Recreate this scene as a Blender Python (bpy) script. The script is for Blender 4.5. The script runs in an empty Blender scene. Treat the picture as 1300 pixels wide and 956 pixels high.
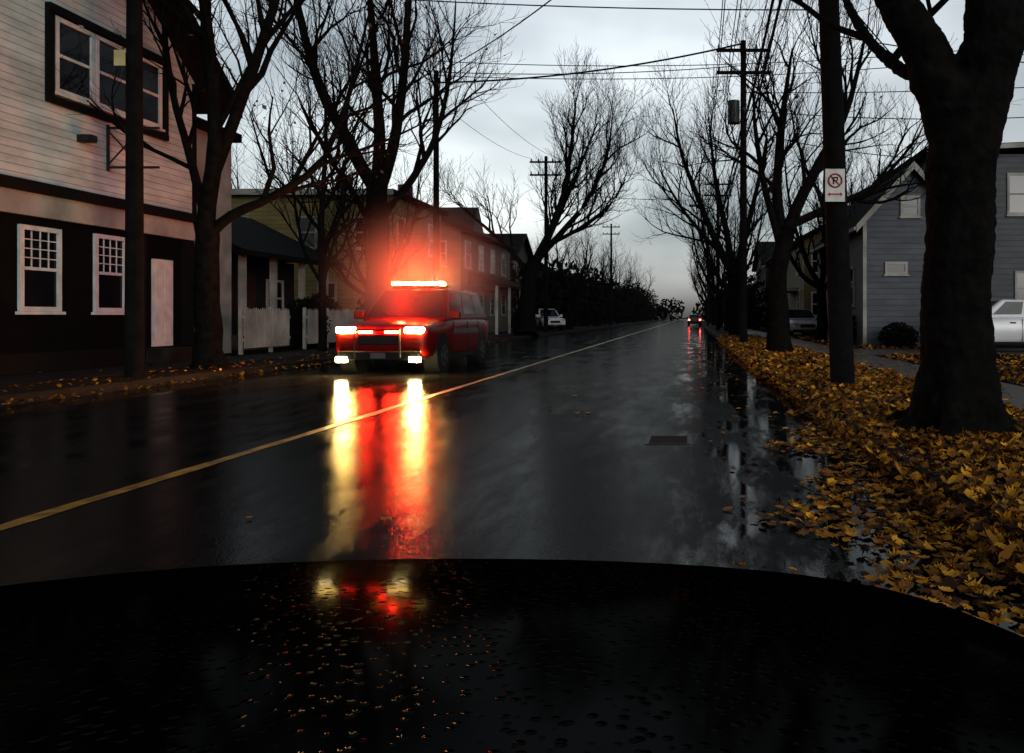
import bpy, math, random
from mathutils import Vector, Matrix

scene = bpy.context.scene
scene.view_settings.view_transform = 'Standard'
try: scene.view_settings.look = 'None'
except Exception: pass
scene.view_settings.exposure = 0

# ---------------------------------------------------------------- materials
def nodes(m):
    m.use_nodes = True
    nt = m.node_tree
    return nt, nt.nodes, nt.links, nt.nodes['Principled BSDF']

def mat(name, col, rough=0.6, spec=0.4, nscale=3.0, namt=0.35, bump=0.0, bscale=40.0, metal=0.0, rvar=0.0):
    m = bpy.data.materials.new(name)
    nt, N, L, b = nodes(m)
    tc = N.new('ShaderNodeTexCoord')
    nz = N.new('ShaderNodeTexNoise'); nz.inputs['Scale'].default_value = nscale; nz.inputs['Detail'].default_value = 3
    L.new(tc.outputs['Object'], nz.inputs['Vector'])
    r = N.new('ShaderNodeValToRGB')
    r.color_ramp.elements[0].position = 0.3; r.color_ramp.elements[1].position = 0.7
    r.color_ramp.elements[0].color = tuple(c*(1-namt) for c in col)+(1,)
    r.color_ramp.elements[1].color = tuple(min(1, c*(1+namt*0.5)) for c in col)+(1,)
    L.new(nz.outputs['Fac'], r.inputs['Fac']); L.new(r.outputs['Color'], b.inputs['Base Color'])
    b.inputs['Roughness'].default_value = rough
    if rvar:
        mr = N.new('ShaderNodeMapRange'); mr.inputs['To Min'].default_value = max(0, rough-rvar); mr.inputs['To Max'].default_value = min(1, rough+rvar)
        L.new(nz.outputs['Fac'], mr.inputs['Value']); L.new(mr.outputs['Result'], b.inputs['Roughness'])
    b.inputs['Specular IOR Level'].default_value = spec
    b.inputs['Metallic'].default_value = metal
    if bump:
        n2 = N.new('ShaderNodeTexNoise'); n2.inputs['Scale'].default_value = bscale; n2.inputs['Detail'].default_value = 2
        L.new(tc.outputs['Object'], n2.inputs['Vector'])
        bp = N.new('ShaderNodeBump'); bp.inputs['Strength'].default_value = bump; bp.inputs['Distance'].default_value = 0.02
        L.new(n2.outputs['Fac'], bp.inputs['Height']); L.new(bp.outputs['Normal'], b.inputs['Normal'])
    return m

def siding(name, col, pitch=0.14, dark=0.45):
    m = bpy.data.materials.new(name)
    nt, N, L, b = nodes(m)
    tc = N.new('ShaderNodeTexCoord'); sp = N.new('ShaderNodeSeparateXYZ'); L.new(tc.outputs['Object'], sp.inputs[0])
    mu = N.new('ShaderNodeMath'); mu.operation = 'MULTIPLY'; mu.inputs[1].default_value = 1/pitch; L.new(sp.outputs['Z'], mu.inputs[0])
    fr = N.new('ShaderNodeMath'); fr.operation = 'FRACT'; L.new(mu.outputs[0], fr.inputs[0])
    r = N.new('ShaderNodeValToRGB'); e = r.color_ramp.elements
    e[0].position = 0.0; e[0].color = (dark*.5,)*3+(1,)
    e[1].position = 0.16; e[1].color = (1, 1, 1, 1)
    L.new(fr.outputs[0], r.inputs['Fac'])
    nz = N.new('ShaderNodeTexNoise'); nz.inputs['Scale'].default_value = 0.9; nz.inputs['Detail'].default_value = 5; nz.inputs['Roughness'].default_value = .65
    mp = N.new('ShaderNodeMapping'); mp.inputs['Scale'].default_value = (1, 1, 3); L.new(tc.outputs['Object'], mp.inputs['Vector']); L.new(mp.outputs[0], nz.inputs['Vector'])
    r2 = N.new('ShaderNodeValToRGB'); r2.color_ramp.elements[0].position = .3; r2.color_ramp.elements[1].position = .7
    r2.color_ramp.elements[0].color = tuple(c*.5 for c in col)+(1,); r2.color_ramp.elements[1].color = tuple(col)+(1,)
    L.new(nz.outputs['Fac'], r2.inputs['Fac'])
    mx = N.new('ShaderNodeMix'); mx.data_type = 'RGBA'; mx.blend_type = 'MULTIPLY'; mx.inputs['Factor'].default_value = 1
    L.new(r.outputs['Color'], mx.inputs['A']); L.new(r2.outputs['Color'], mx.inputs['B']); L.new(mx.outputs['Result'], b.inputs['Base Color'])
    bp = N.new('ShaderNodeBump'); bp.inputs['Strength'].default_value = .7; bp.inputs['Distance'].default_value = .02; bp.invert = True
    L.new(fr.outputs[0], bp.inputs['Height']); L.new(bp.outputs['Normal'], b.inputs['Normal'])
    b.inputs['Roughness'].default_value = .6; b.inputs['Specular IOR Level'].default_value = .15
    return m

def emis(name, col, s):
    m = bpy.data.materials.new(name)
    nt, N, L, b = nodes(m)
    b.inputs['Base Color'].default_value = (*col, 1)
    b.inputs['Emission Color'].default_value = (*col, 1); b.inputs['Emission Strength'].default_value = s
    return m

# wet asphalt: dark diffuse aggregate under a thin patchy water film; water gathers along both gutters
def wet_road(name='wet_asphalt', dark=(.002, .002, .0023), light=(.005, .0048, .0048), klo=.15, khi=.25, r0=.08, r1=.15, bl=.2, bh=.42):
    m = bpy.data.materials.new(name)
    nt, N, L, b = nodes(m)
    N.remove(b)
    def math_(op, a, c):
        q = N.new('ShaderNodeMath'); q.operation = op
        for i, v in enumerate((a, c)):
            if isinstance(v, (int, float)): q.inputs[i].default_value = v
            else: L.new(v, q.inputs[i])
        return q.outputs[0]
    tc = N.new('ShaderNodeTexCoord')
    big = N.new('ShaderNodeTexNoise'); big.inputs['Scale'].default_value = 1.1; big.inputs['Detail'].default_value = 5; big.inputs['Roughness'].default_value = .7
    mp = N.new('ShaderNodeMapping'); mp.inputs['Scale'].default_value = (2.0, .5, 1)
    L.new(tc.outputs['Object'], mp.inputs['Vector']); L.new(mp.outputs[0], big.inputs['Vector'])
    fine = N.new('ShaderNodeTexNoise'); fine.inputs['Scale'].default_value = 45; fine.inputs['Detail'].default_value = 2; fine.inputs['Roughness'].default_value = .85
    L.new(tc.outputs['Object'], fine.inputs['Vector'])
    c = N.new('ShaderNodeValToRGB'); c.color_ramp.elements[0].position = .35; c.color_ramp.elements[1].position = .72
    c.color_ramp.elements[0].color = (*dark, 1); c.color_ramp.elements[1].color = (*light, 1)
    L.new(big.outputs['Fac'], c.inputs['Fac'])
    def mrn(src, lo, hi, a, z):
        q = N.new('ShaderNodeMapRange'); q.inputs['From Min'].default_value = lo; q.inputs['From Max'].default_value = hi
        q.inputs['To Min'].default_value = a; q.inputs['To Max'].default_value = z
        L.new(src, q.inputs['Value']); return q.outputs['Result']
    sp = N.new('ShaderNodeSeparateXYZ'); L.new(tc.outputs['Object'], sp.inputs[0])
    gR = mrn(sp.outputs['X'], -.3, 1.35, 0, 1); gL = mrn(sp.outputs['X'], -8.0, -9.0, 0, 1)
    g = math_('MAXIMUM', gR, gL)
    wet = mrn(math_('ADD', g, math_('MULTIPLY', math_('SUBTRACT', .53, big.outputs['Fac']), 5.0)), .35, .85, 0, 1)
    wet = math_('MULTIPLY', wet, mrn(g, 0, .25, 0, 1))
    inv = math_('SUBTRACT', 1, wet)
    bp = N.new('ShaderNodeBump'); bp.inputs['Distance'].default_value = .006
    L.new(math_('MULTIPLY', mrn(big.outputs['Fac'], .4, .62, bl, bh), math_('MAXIMUM', inv, .12)), bp.inputs['Strength']); L.new(fine.outputs['Fac'], bp.inputs['Height'])
    df = N.new('ShaderNodeBsdfDiffuse'); L.new(c.outputs['Color'], df.inputs['Color'])
    gl = N.new('ShaderNodeBsdfGlossy'); gl.inputs['Color'].default_value = (1, 1, 1, 1)
    L.new(math_('MULTIPLY', mrn(big.outputs['Fac'], .4, .62, r0, r1), math_('MAXIMUM', inv, .35)), gl.inputs['Roughness']); L.new(bp.outputs['Normal'], gl.inputs['Normal'])
    fr = N.new('ShaderNodeFresnel'); fr.inputs['IOR'].default_value = 1.3
    k = math_('ADD', mrn(big.outputs['Fac'], .36, .62, khi, klo), math_('MULTIPLY', wet, .4))
    fac = math_('MULTIPLY', fr.outputs[0], k)
    ms = N.new('ShaderNodeMixShader'); L.new(fac, ms.inputs['Fac']); L.new(df.outputs[0], ms.inputs[1]); L.new(gl.outputs[0], ms.inputs[2])
    L.new(ms.outputs[0], N['Material Output'].inputs['Surface'])
    return m

def leaf_mat(name, cols, rough=.35, spec=.35):
    m = bpy.data.materials.new(name)
    nt, N, L, b = nodes(m)
    g = N.new('ShaderNodeNewGeometry')
    r = N.new('ShaderNodeValToRGB'); r.color_ramp.interpolation = 'LINEAR'
    els = r.color_ramp.elements
    els[0].position = 0; els[0].color = (*cols[0], 1)
    els[1].position = 1; els[1].color = (*cols[-1], 1)
    for i, c in enumerate(cols[1:-1]):
        e = els.new((i+1)/(len(cols)-1)); e.color = (*c, 1)
    L.new(g.outputs['Random Per Island'], r.inputs['Fac']); L.new(r.outputs['Color'], b.inputs['Base Color'])
    b.inputs['Roughness'].default_value = rough; b.inputs['Specular IOR Level'].default_value = spec
    return m

M = {}
M['white_siding'] = siding('white_siding', (.29, .325, .315), .15)
M['yellow_siding'] = siding('yellow_siding', (.1, .08, .028), .2)
M['beige_siding'] = siding('beige_siding', (.05, .037, .026), .2)
M['grey_siding'] = siding('grey_siding', (.03, .034, .038), .22)
M['bluegrey_siding'] = siding('bluegrey_siding', (.033, .039, .047), .2)
M['brown_siding'] = siding('brown_siding', (.012, .008, .006), .22)
M['black_paint'] = mat('black_paint', (.0012, .0012, .0012), .8, .03, 2, .4, .1, 8)
M['black_trim'] = mat('black_trim', (.002, .002, .002), .7, .05)
M['white_paint'] = mat('white_paint', (.25, .265, .26), .5, .15, 4, .25)
M['offwhite'] = mat('offwhite_board', (.14, .14, .125), .6, .12, 1.5, .4)
M['glass'] = mat('window_glass', (.003, .003, .004), .06, .25, 1.5, .5)
M['glass_lit'] = mat('pale_glass', (.2, .2, .19), .25, .5, 5, .5)  # pale base colour stands in for lit panes; also headlamp lenses
M['shingles'] = mat('roof_shingles', (.004, .004, .004), .9, .03, 9, .6, .6, 22)
M['brick'] = mat('brick_chimney', (.03, .01, .008), .8, .1, 9, .5, .5, 25)
M['concrete'] = mat('wet_concrete', (.042, .034, .028), .45, .12, 2.2, .6, .25, 50, rvar=.15)
M['kerb'] = mat('kerb_stone', (.007, .006, .0055), .75, .04, 3, .5, .3, 30)
M['grass'] = mat('wet_grass', (.003, .003, .002), .95, .02, 3, .6, .9, 35)
M['verge'] = mat('leaf_litter_soil', (.008, .004, .002), .9, .04, 14, .75, .9, 35)
M['bark'] = mat('tree_bark', (.0026, .0023, .0021), .9, .02, 6, .6, 1.0, 16)
M['wood_pole'] = mat('pole_wood', (.003, .0026, .0025), .9, .03, 5, .5, .5, 30)
M['metal'] = mat('dark_metal', (.006, .006, .007), .5, .15, 5, .3)
M['wire'] = mat('wire_rubber', (.002, .002, .002), .8, .05)
M['road'] = wet_road()
M['yellow_line'] = mat('yellow_line_paint', (.17, .085, .007), .4, .1, 7, .85, .2, 60)
M['tyre'] = mat('tyre_rubber', (.003, .003, .003), .8, .08)
M['rim'] = mat('wheel_rim', (.06, .06, .06), .4, .3, metal=.8)
M['red_paint'] = mat('red_car_paint', (.045, .0012, .0008), .3, .08, 3, .2)
M['white_car'] = mat('white_car_paint', (.28, .29, .3), .2, .4, 3, .08)
M['silver_car'] = mat('silver_car_paint', (.15, .155, .16), .2, .4, 3, .1)
M['dark_car'] = mat('dark_car_paint', (.006, .006, .007), .2, .3, 3, .1)
M['sign_white'] = mat('sign_white', (.31, .31, .29), .4, .15, 6, .25)
M['sign_red'] = mat('sign_red', (.18, .01, .01), .4, .2)
M['sign_yellow'] = mat('sign_yellow', (.22, .19, .09), .4, .2)
M['plate'] = mat('plate', (.03, .03, .03), .4, .2)
M['head_e'] = emis('headlight_glow', (1, .6, .14), 620)
M['fog_e'] = emis('foglight_glow', (1, .74, .3), 620)
M['bar_e'] = emis('lightbar_white_glow', (1, .6, .14), 110)
M['amber_e'] = emis('amber_glow', (1, .22, .02), 110)
M['red_e'] = emis('red_flasher_glow', (1, .022, .008), 700)
M['barred_e'] = emis('lightbar_red_glow', (1, .022, .008), 260)
M['tail_e'] = emis('tail_glow', (1, .03, .02), 60)
M['leaves'] = leaf_mat('maple_leaves', [(.005, .002, .0008), (.012, .004, .001), (.11, .038, .003), (.006, .002, .0008), (.25, .1, .005), (.015, .006, .001), (.38, .18, .01), (.04, .013, .0015), (.16, .057, .003)], .55, .08)
M['twig_leaves'] = leaf_mat('hanging_leaves', [(.004, .0025, .002), (.01, .005, .002), (.03, .013, .003)])
M['evergreen'] = leaf_mat('evergreen_foliage', [(.001, .0015, .001), (.002, .0025, .002), (.004, .004, .003)], .95, .02)

# ---------------------------------------------------------------- builder
class B:
    def __init__(s, name, loc=(0, 0, 0), rz=0):
        s.name, s.loc, s.rz, s.parts, s.mods = name, Vector(loc), rz, {}, {}
    def p(s, n, m, smooth=False, bevel=0, subsurf=0):
        if n not in s.parts: s.parts[n] = [m, [], [], smooth, bevel, subsurf]
        return s.parts[n]
    def add(s, n, m, V, F, **k):
        q = s.p(n, m, **k); o = len(q[1]); q[1].extend([tuple(v) for v in V]); q[2].extend([tuple(i+o for i in f) for f in F])
    def box(s, n, m, x0, x1, y0, y1, z0, z1, **k):
        x0, x1 = sorted((x0, x1)); y0, y1 = sorted((y0, y1)); z0, z1 = sorted((z0, z1))
        V = [(x0,y0,z0),(x1,y0,z0),(x1,y1,z0),(x0,y1,z0),(x0,y0,z1),(x1,y0,z1),(x1,y1,z1),(x0,y1,z1)]
        s.add(n, m, V, [(0,3,2,1),(4,5,6,7),(0,1,5,4),(1,2,6,5),(2,3,7,6),(3,0,4,7)], **k)
    def prism(s, n, m, pts, vec, **k):
        c = len(pts); vec = Vector(vec)
        V = [Vector(q) for q in pts]+[Vector(q)+vec for q in pts]
        F = [tuple(range(c))[::-1], tuple(range(c, 2*c))]+[(i, (i+1) % c, (i+1) % c+c, i+c) for i in range(c)]
        s.add(n, m, V, F, **k)
    def tube(s, n, m, pts, rad, sides=8, **k):
        V, F = tube(pts, rad, sides); s.add(n, m, V, F, **k)
    def done(s, single=False):
        if single or len(s.parts) == 1:
            (n, q), = s.parts.items()
            o = mk(s.name, q[1], q[2], M[q[0]], q[3], q[4], q[5])
            o.location = s.loc; o.rotation_euler = (0, 0, s.rz)
            return o
        e = bpy.data.objects.new(s.name, None); scene.collection.objects.link(e)
        e.location = s.loc; e.rotation_euler = (0, 0, s.rz); e.empty_display_size = .3
        for n, q in s.parts.items():
            o = mk(n, q[1], q[2], M[q[0]], q[3], q[4], q[5]); o.parent = e
        return e

def mk(name, V, F, m, smooth=False, bevel=0, subsurf=0):
    me = bpy.data.meshes.new(name); me.from_pydata([tuple(v) for v in V], [], F); me.update()
    me.materials.append(m)
    if smooth:
        me.polygons.foreach_set('use_smooth', [True]*len(me.polygons))
    o = bpy.data.objects.new(name, me); scene.collection.objects.link(o)
    if bevel:
        b = o.modifiers.new('bevel', 'BEVEL'); b.width = bevel; b.segments = 3; b.limit_method = 'ANGLE'
    if subsurf:
        b = o.modifiers.new('sub', 'SUBSURF'); b.levels = subsurf; b.render_levels = subsurf
    return o

def tube(pts, rad, sides):
    pts = [Vector(p) for p in pts]; V = []; F = []
    for i, p in enumerate(pts):
        t = (pts[min(i+1, len(pts)-1)]-pts[max(i-1, 0)])
        if t.length < 1e-6: t = Vector((0, 0, 1))
        t.normalize()
        r0 = Vector((1, .1, 0)) if abs(t.z) > .8 else Vector((0, 0, 1))
        a = t.cross(r0).normalized(); b = t.cross(a)
        for k in range(sides):
            an = 2*math.pi*k/sides
            V.append(p+(a*math.cos(an)+b*math.sin(an))*rad[i])
    for i in range(len(pts)-1):
        for k in range(sides):
            k2 = (k+1) % sides
            F.append((i*sides+k, i*sides+k2, (i+1)*sides+k2, (i+1)*sides+k))
    F.append(tuple(range(sides))); n = (len(pts)-1)*sides
    F.append(tuple(range(n, n+sides))[::-1])
    return V, F

# ---------------------------------------------------------------- ground
def sheet(name, x0, x1, y0, y1, z, m):
    return mk(name, [(x0, y0, z), (x1, y0, z), (x1, y1, z), (x0, y1, z)], [(0, 1, 2, 3)], M[m])
LK, RK = -9.2, 1.6
sheet('ground', -700, 700, -200, 900, -0.02, 'grass')
sheet('road', LK-.05, RK+.05, -40, 420, 0.0, 'road')
def slab(name, x0, x1, y0, y1, z1, m, z0=-.01):
    b = B(name); b.box('top', m, x0, x1, y0, y1, z0, z1); return b.done()
slab('kerb', LK-.15, LK, -40, 420, .135, 'kerb')
slab('kerb', RK, RK+.15, -40, 420, .135, 'kerb')
slab('grass_verge', LK-1.4, LK-.15, -40, 420, .12, 'verge')
slab('pavement', LK-3.1, LK-1.4, -40, 420, .13, 'kerb')
slab('lawn', -70, LK-3.1, -40, 420, .125, 'grass')
slab('grass_verge', RK+.15, 3.6, -40, 420, .12, 'verge')
slab('pavement', 3.6, 5.1, -40, 420, .13, 'concrete')
slab('lawn', 5.1, 70, -40, 420, .125, 'grass')
sheet('driveway', 5.1, 16, 22.0, 26.3, .135, 'concrete')
r = random.Random(4); V = []; F = []
n = 500
for i in range(n+1):
    y = -10+i*.35 if i < 300 else 95+(i-300)*1.2
    V += [(-3.96+r.gauss(0, .008), y, .004), (-3.85+r.gauss(0, .008), y, .004)]
    if i: F.append((2*i-2, 2*i-1, 2*i+1, 2*i))
mk('road_marking', V, F, M['yellow_line'])
b = B('manhole_cover', (-.2, 7.65, 0))
b.box('frame', 'metal', -.22, .22, -.25, .25, .0, .005)
for i in range(6): b.box('grate', 'tyre', -.18, .18, -.22+i*.08, -.18+i*.08, .004, .009)
b.done()

# ---------------------------------------------------------------- house helpers
def fb(b, n, m, face, u0, u1, v0, v1, n0, n1, **k):
    d, c = face
    if d == 'E': b.box(n, m, c+n0, c+n1, u0, u1, v0, v1, **k)
    elif d == 'W': b.box(n, m, c-n1, c-n0, u0, u1, v0, v1, **k)
    else: b.box(n, m, u0, u1, c-n1, c-n0, v0, v1, **k)

def window(b, face, u0, u1, v0, v1, tr='white_paint', fw=.09, grid=None, glass='glass', sash=True):
    fb(b, 'window_glass' if glass == 'glass' else 'pale_window', glass, face, u0+fw*.5, u1-fw*.5, v0+fw*.5, v1-fw*.5, -.05, .018)
    fb(b, 'window_frame', tr, face, u0, u0+fw, v0, v1, -.02, .06)
    fb(b, 'window_frame', tr, face, u1-fw, u1, v0, v1, -.02, .06)
    fb(b, 'window_frame', tr, face, u0+fw, u1-fw, v1-fw, v1, -.02, .058)
    fb(b, 'window_frame', tr, face, u0+fw, u1-fw, v0, v0+fw, -.02, .058)
    fb(b, 'window_sill', tr, face, u0-.05, u1+.05, v0-.06, v0-.003, -.02, .1)
    vm = (v0+v1)/2
    if sash: fb(b, 'sash_rail', tr, face, u0+fw, u1-fw, vm-.03, vm+.03, -.02, .045)
    if grid:
        c, r = grid
        for i in range(1, c):
            u = u0+fw+(u1-u0-2*fw)*i/c; fb(b, 'muntin', tr, face, u-.01, u+.01, vm+.03, v1-fw, 0, .034)
        for j in range(1, r):
            v = vm+.03+(v1-fw-vm-.03)*j/r; fb(b, 'muntin', tr, face, u0+fw, u1-fw, v-.01, v+.01, 0, .03)

def gable_roof(b, x0, x1, y0, y1, ze, zr, axis, mm='shingles', over=.35, th=.16, trim='black_trim', gmat=None):
    if axis == 'x':
        yc = (y0+y1)/2; s = (zr-ze)/((y1-y0)/2)
        for sg in (-1, 1):
            ye = yc+sg*((y1-y0)/2+over); zz = ze-s*over
            pts = [(x0-over, yc, zr), (x0-over, ye, zz), (x0-over, ye, zz+th), (x0-over, yc, zr+th)]
            b.prism('roof', mm, pts, (x1-x0+2*over, 0, 0))
            for xx, ex in ((x1+over+.002, .04), (x0-over-.042, .04)):
                b.prism('rake_board', trim, [(xx, yc, zr-.1), (xx, ye+sg*.02, zz-.1), (xx, ye+sg*.02, zz+th+.01), (xx, yc, zr+th+.01)], (ex, 0, 0))
        if gmat:
            b.prism('gable', gmat, [(x0, y0, ze), (x0, y1, ze), (x0, yc, zr-.02)], (x1-x0, 0, 0))
    else:
        xc = (x0+x1)/2; s = (zr-ze)/((x1-x0)/2)
        for sg in (-1, 1):
            xe = xc+sg*((x1-x0)/2+over); zz = ze-s*over
            pts = [(xc, y0-over, zr), (xe, y0-over, zz), (xe, y0-over, zz+th), (xc, y0-over, zr+th)]
            b.prism('roof', mm, pts, (0, y1-y0+2*over, 0))
            for yy in (y0-over-.042, y1+over+.002):
                b.prism('rake_board', trim, [(xc, yy, zr-.1), (xe+sg*.02, yy, zz-.1), (xe+sg*.02, yy, zz+th+.01), (xc, yy, zr+th+.01)], (0, .04, 0))
            b.box('gutter', trim, min(xe, xe+sg*.1), max(xe, xe+sg*.1), y0-over, y1+over, zz-.02, zz+.1)
        if gmat:
            b.prism('gable', gmat, [(x0, y0, ze), (x1, y0, ze), (xc, y0, zr-.02)], (0, y1-y0, 0))

# ---- white gabled building on the left
b = B('white_clapboard_house')
X = -12.6; Y0, Y1 = 11.0, 20.06
b.box('ground_floor_wall', 'black_paint', -23, X, Y0, Y1, .1, 3.3)
b.box('upper_wall', 'white_siding', -23, X, Y0, Y1, 3.3, 7.15)
b.box('base_board', 'black_trim', X, X+.05, Y0, Y1, .1, .5)
gable_roof(b, -23, X, Y0, Y1, 7.15, 10.8, 'x', over=.75, th=.2, gmat='white_siding')
F = ('E', X)
fb(b, 'fascia', 'offwhite', F, Y0, Y1+.02, 3.12, 3.56, 0, .1)
fb(b, 'fascia_cornice', 'black_trim', F, Y0, Y1+.05, 3.562, 3.78, 0, .18)
fb(b, 'corner_board', 'black_trim', F, Y1-.1, Y1+.03, 3.782, 7.1, 0, .04)
fb(b, 'pilaster', 'black_trim', F, 12.6, 12.9, .5, 3.11, 0, .12)
fb(b, 'pilaster', 'black_trim', F, 18.0, 18.15, .5, 3.11, 0, .1)
fb(b, 'pilaster', 'black_trim', F, 19.55, 19.85, .5, 3.11, 0, .12)
window(b, F, 14.77, 15.75, 1.3, 2.94, grid=(4, 4))
window(b, F, 16.64, 17.57, 1.3, 2.96, grid=(4, 4))
window(b, F, 12.0, 12.95, 1.3, 2.94, grid=(4, 4))
fb(b, 'window_surround', 'black_trim', F, 15.4, 18.95, 5.42, 5.56, 0, .09)
fb(b, 'window_surround', 'black_trim', F, 15.4, 18.95, 7.2, 7.36, 0, .12)
fb(b, 'window_surround', 'black_trim', F, 15.4, 15.55, 5.56, 7.2, 0, .08)
fb(b, 'window_surround', 'black_trim', F, 18.8, 18.95, 5.56, 7.2, 0, .08)
fb(b, 'window_mullion', 'white_paint', F, 15.55, 18.8, 5.56, 7.2, 0, .012)
for u0, u1 in ((15.6, 16.62), (16.66, 17.7), (17.75, 18.75)):
    window(b, F, u0, u1, 5.66, 7.17)
fb(b, 'door', 'white_paint', F, 18.45, 19.15, .5, 2.56, 0, .05)
for v0, v1 in ((.65, 1.35), (1.5, 2.4)):
    for u0, u1 in ((18.53, 18.76), (18.84, 19.07)):
        fb(b, 'door_panel', 'white_paint', F, u0, u1, v0, v1, .05, .062)
fb(b, 'door_step', 'kerb', F, 18.2, 19.4, .13, .46, .05, .6)
fb(b, 'wall_lamp', 'metal', F, 16.2, 16.36, 4.8, 4.95, .0, .3)
fb(b, 'wall_lamp', 'metal', F, 16.05, 16.3, 4.82, 4.92, .2, .36)
b.box('sign_bracket', 'metal', X+.02, X+.06, 17.0, 17.05, 4.35, 5.35)
for z in (4.4, 5.25): b.box('sign_bracket', 'metal', X+.06, X+1.15, 17.0, 17.04, z, z+.05)
b.box('sign_bracket', 'metal', X+.75, X+.79, 17.0, 17.04, 4.45, 5.25)
b.tube('sign_bracket', 'metal', [(X+.06, 17.02, 4.5), (X+.75, 17.02, 5.25)], [.018, .018], 6)
b.tube('sign_bracket', 'metal', [(X+.06, 17.02, 5.2), (X+.75, 17.02, 4.45)], [.018, .018], 6)
b.box('wing_wall', 'offwhite', -21, -13.6, 20.07, 23.4, .1, 6.4)
b.box('wing_roof', 'shingles', -21, -13.4, 20.1, 23.6, 6.4, 6.65)
b.done()

# ---- low dark house with porch
b = B('dark_porch_house')
b.box('wall', 'brown_siding', -21, -15.8, 25.2, 31.5, .1, 3.3)
gable_roof(b, -21, -14.4, 25.2, 31.5, 3.35, 5.0, 'y', over=.35, gmat='brown_siding')
b.box('porch_floor', 'concrete', -15.79, -14.2, 25.2, 31.5, .1, .6)
for y in (25.4, 27.3, 29.3, 31.2):
    b.box('porch_column', 'offwhite', -14.55, -14.37, y, y+.18, .6, 3.2)
b.box('porch_beam', 'brown_siding', -14.6, -14.32, 25.3, 31.5, 3.2, 3.33)
for y in [25.6+i*.2 for i in range(28)]:
    b.box('porch_railing', 'offwhite', -14.5, -14.46, y, y+.04, .6, 1.35)
b.box('porch_railing', 'offwhite', -14.52, -14.42, 25.4, 31.3, 1.35, 1.42)
window(b, ('E', -15.8), 25.8, 26.9, 1.2, 2.6); window(b, ('E', -15.8), 29.4, 30.6, 1.2, 2.6)
fb(b, 'door', 'brick', ('E', -15.8), 27.7, 28.6, .6, 2.7, 0, .05)
b.done()

# ---- yellow house
b = B('yellow_house')
b.box('wall', 'yellow_siding', -23, -13.7, 36, 43.5, .1, 6.8)
b.box('flat_roof', 'shingles', -23.3, -13.4, 35.7, 43.8, 6.8, 7.0)
b.box('cornice', 'offwhite', -23.3, -13.4, 35.66, 35.7, 6.72, 6.98)
for u in (-21, -17.9, -15.3): window(b, ('S', 36), u, u+.9, 4.3, 5.8, 'offwhite')
for u in (-20, -17): window(b, ('S', 36), u, u+.9, 1.3, 2.8, 'offwhite')
for u in (36.9, 39.2, 41.6):
    window(b, ('E', -13.7), u, u+1, 4.3, 5.9, 'offwhite'); window(b, ('E', -13.7), u, u+1, 1.4, 3.0, 'offwhite')
b.box('bay', 'beige_siding', -13.69, -12.9, 38.4, 40.9, .1, 6.4)
window(b, ('E', -12.9), 38.9, 40.3, 4.2, 5.8, 'offwhite'); window(b, ('E', -12.9), 38.9, 40.3, 1.4, 3.0, 'offwhite')
b.box('chimney', 'brick', -17.5, -16.9, 39, 39.6, 7.0, 8.2)
b.done()

b = B('beige_house')
b.box('wall', 'beige_siding', -23, -13.2, 45.5, 58, .1, 6.3)
gable_roof(b, -23, -13.2, 45.5, 58, 6.3, 8.6, 'y', gmat='beige_siding')
for u in (46.3, 49.3, 52.2, 55.3):
    window(b, ('E', -13.2), u, u+1.2, 4.1, 5.7, 'offwhite', glass='glass_lit' if u in (49.3, 52.2) else 'glass')
    window(b, ('E', -13.2), u, u+1.2, 1.3, 2.8, 'offwhite')
for u in (-21, -18, -15): window(b, ('S', 45.5), u, u+1, 4.1, 5.6, 'offwhite')
b.prism('porch_roof', 'shingles', [(-13.19, 47, 3.9), (-11.4, 47, 3.2), (-11.4, 47, 3.05), (-13.19, 47, 3.1)], (0, 10.5, 0))
for y in (47.1, 50.4, 53.8, 57.2): b.box('porch_column', 'offwhite', -11.6, -11.45, y, y+.15, .1, 3.1)
b.prism('front_gable', 'brown_siding', [(-13.1, 47.5, 6.2), (-13.1, 50.5, 6.2), (-13.1, 49, 8.0)], (-3, 0, 0))
b.box('chimney', 'brick', -18.5, -17.8, 50, 50.7, 8, 9.6)
b.done()

def row_house(name, x0, x1, y0, y1, ze, zr, m, axis, side):
    b = B(name)
    b.box('wall', m, x0, x1, y0, y1, .1, ze)
    gable_roof(b, x0, x1, y0, y1, ze, zr, axis, gmat=m)
    f = ('E', x1) if side < 0 else ('W', x0)
    n = int((y1-y0)/2.6)
    for i in range(n):
        u = y0+.8+i*2.6
        for v in (1.3, 4.1):
            if v+1.5 < ze: window(b, f, u, u+1.05, v, v+1.5, 'offwhite')
    for i in range(int((x1-x0)/2.8)):
        u = x0+.9+i*2.8
        for v in (1.3, 4.1):
            if v+1.5 < ze: window(b, ('S', y0), u, u+1.0, v, v+1.5, 'offwhite')
    b.done()
row_house('terraced_house', -22, -14, 62, 70, 5.8, 8, 'brown_siding', 'x', -1)
row_house('terraced_house', -22, -14, 74, 84, 5.8, 8, 'brown_siding', 'y', -1)

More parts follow.
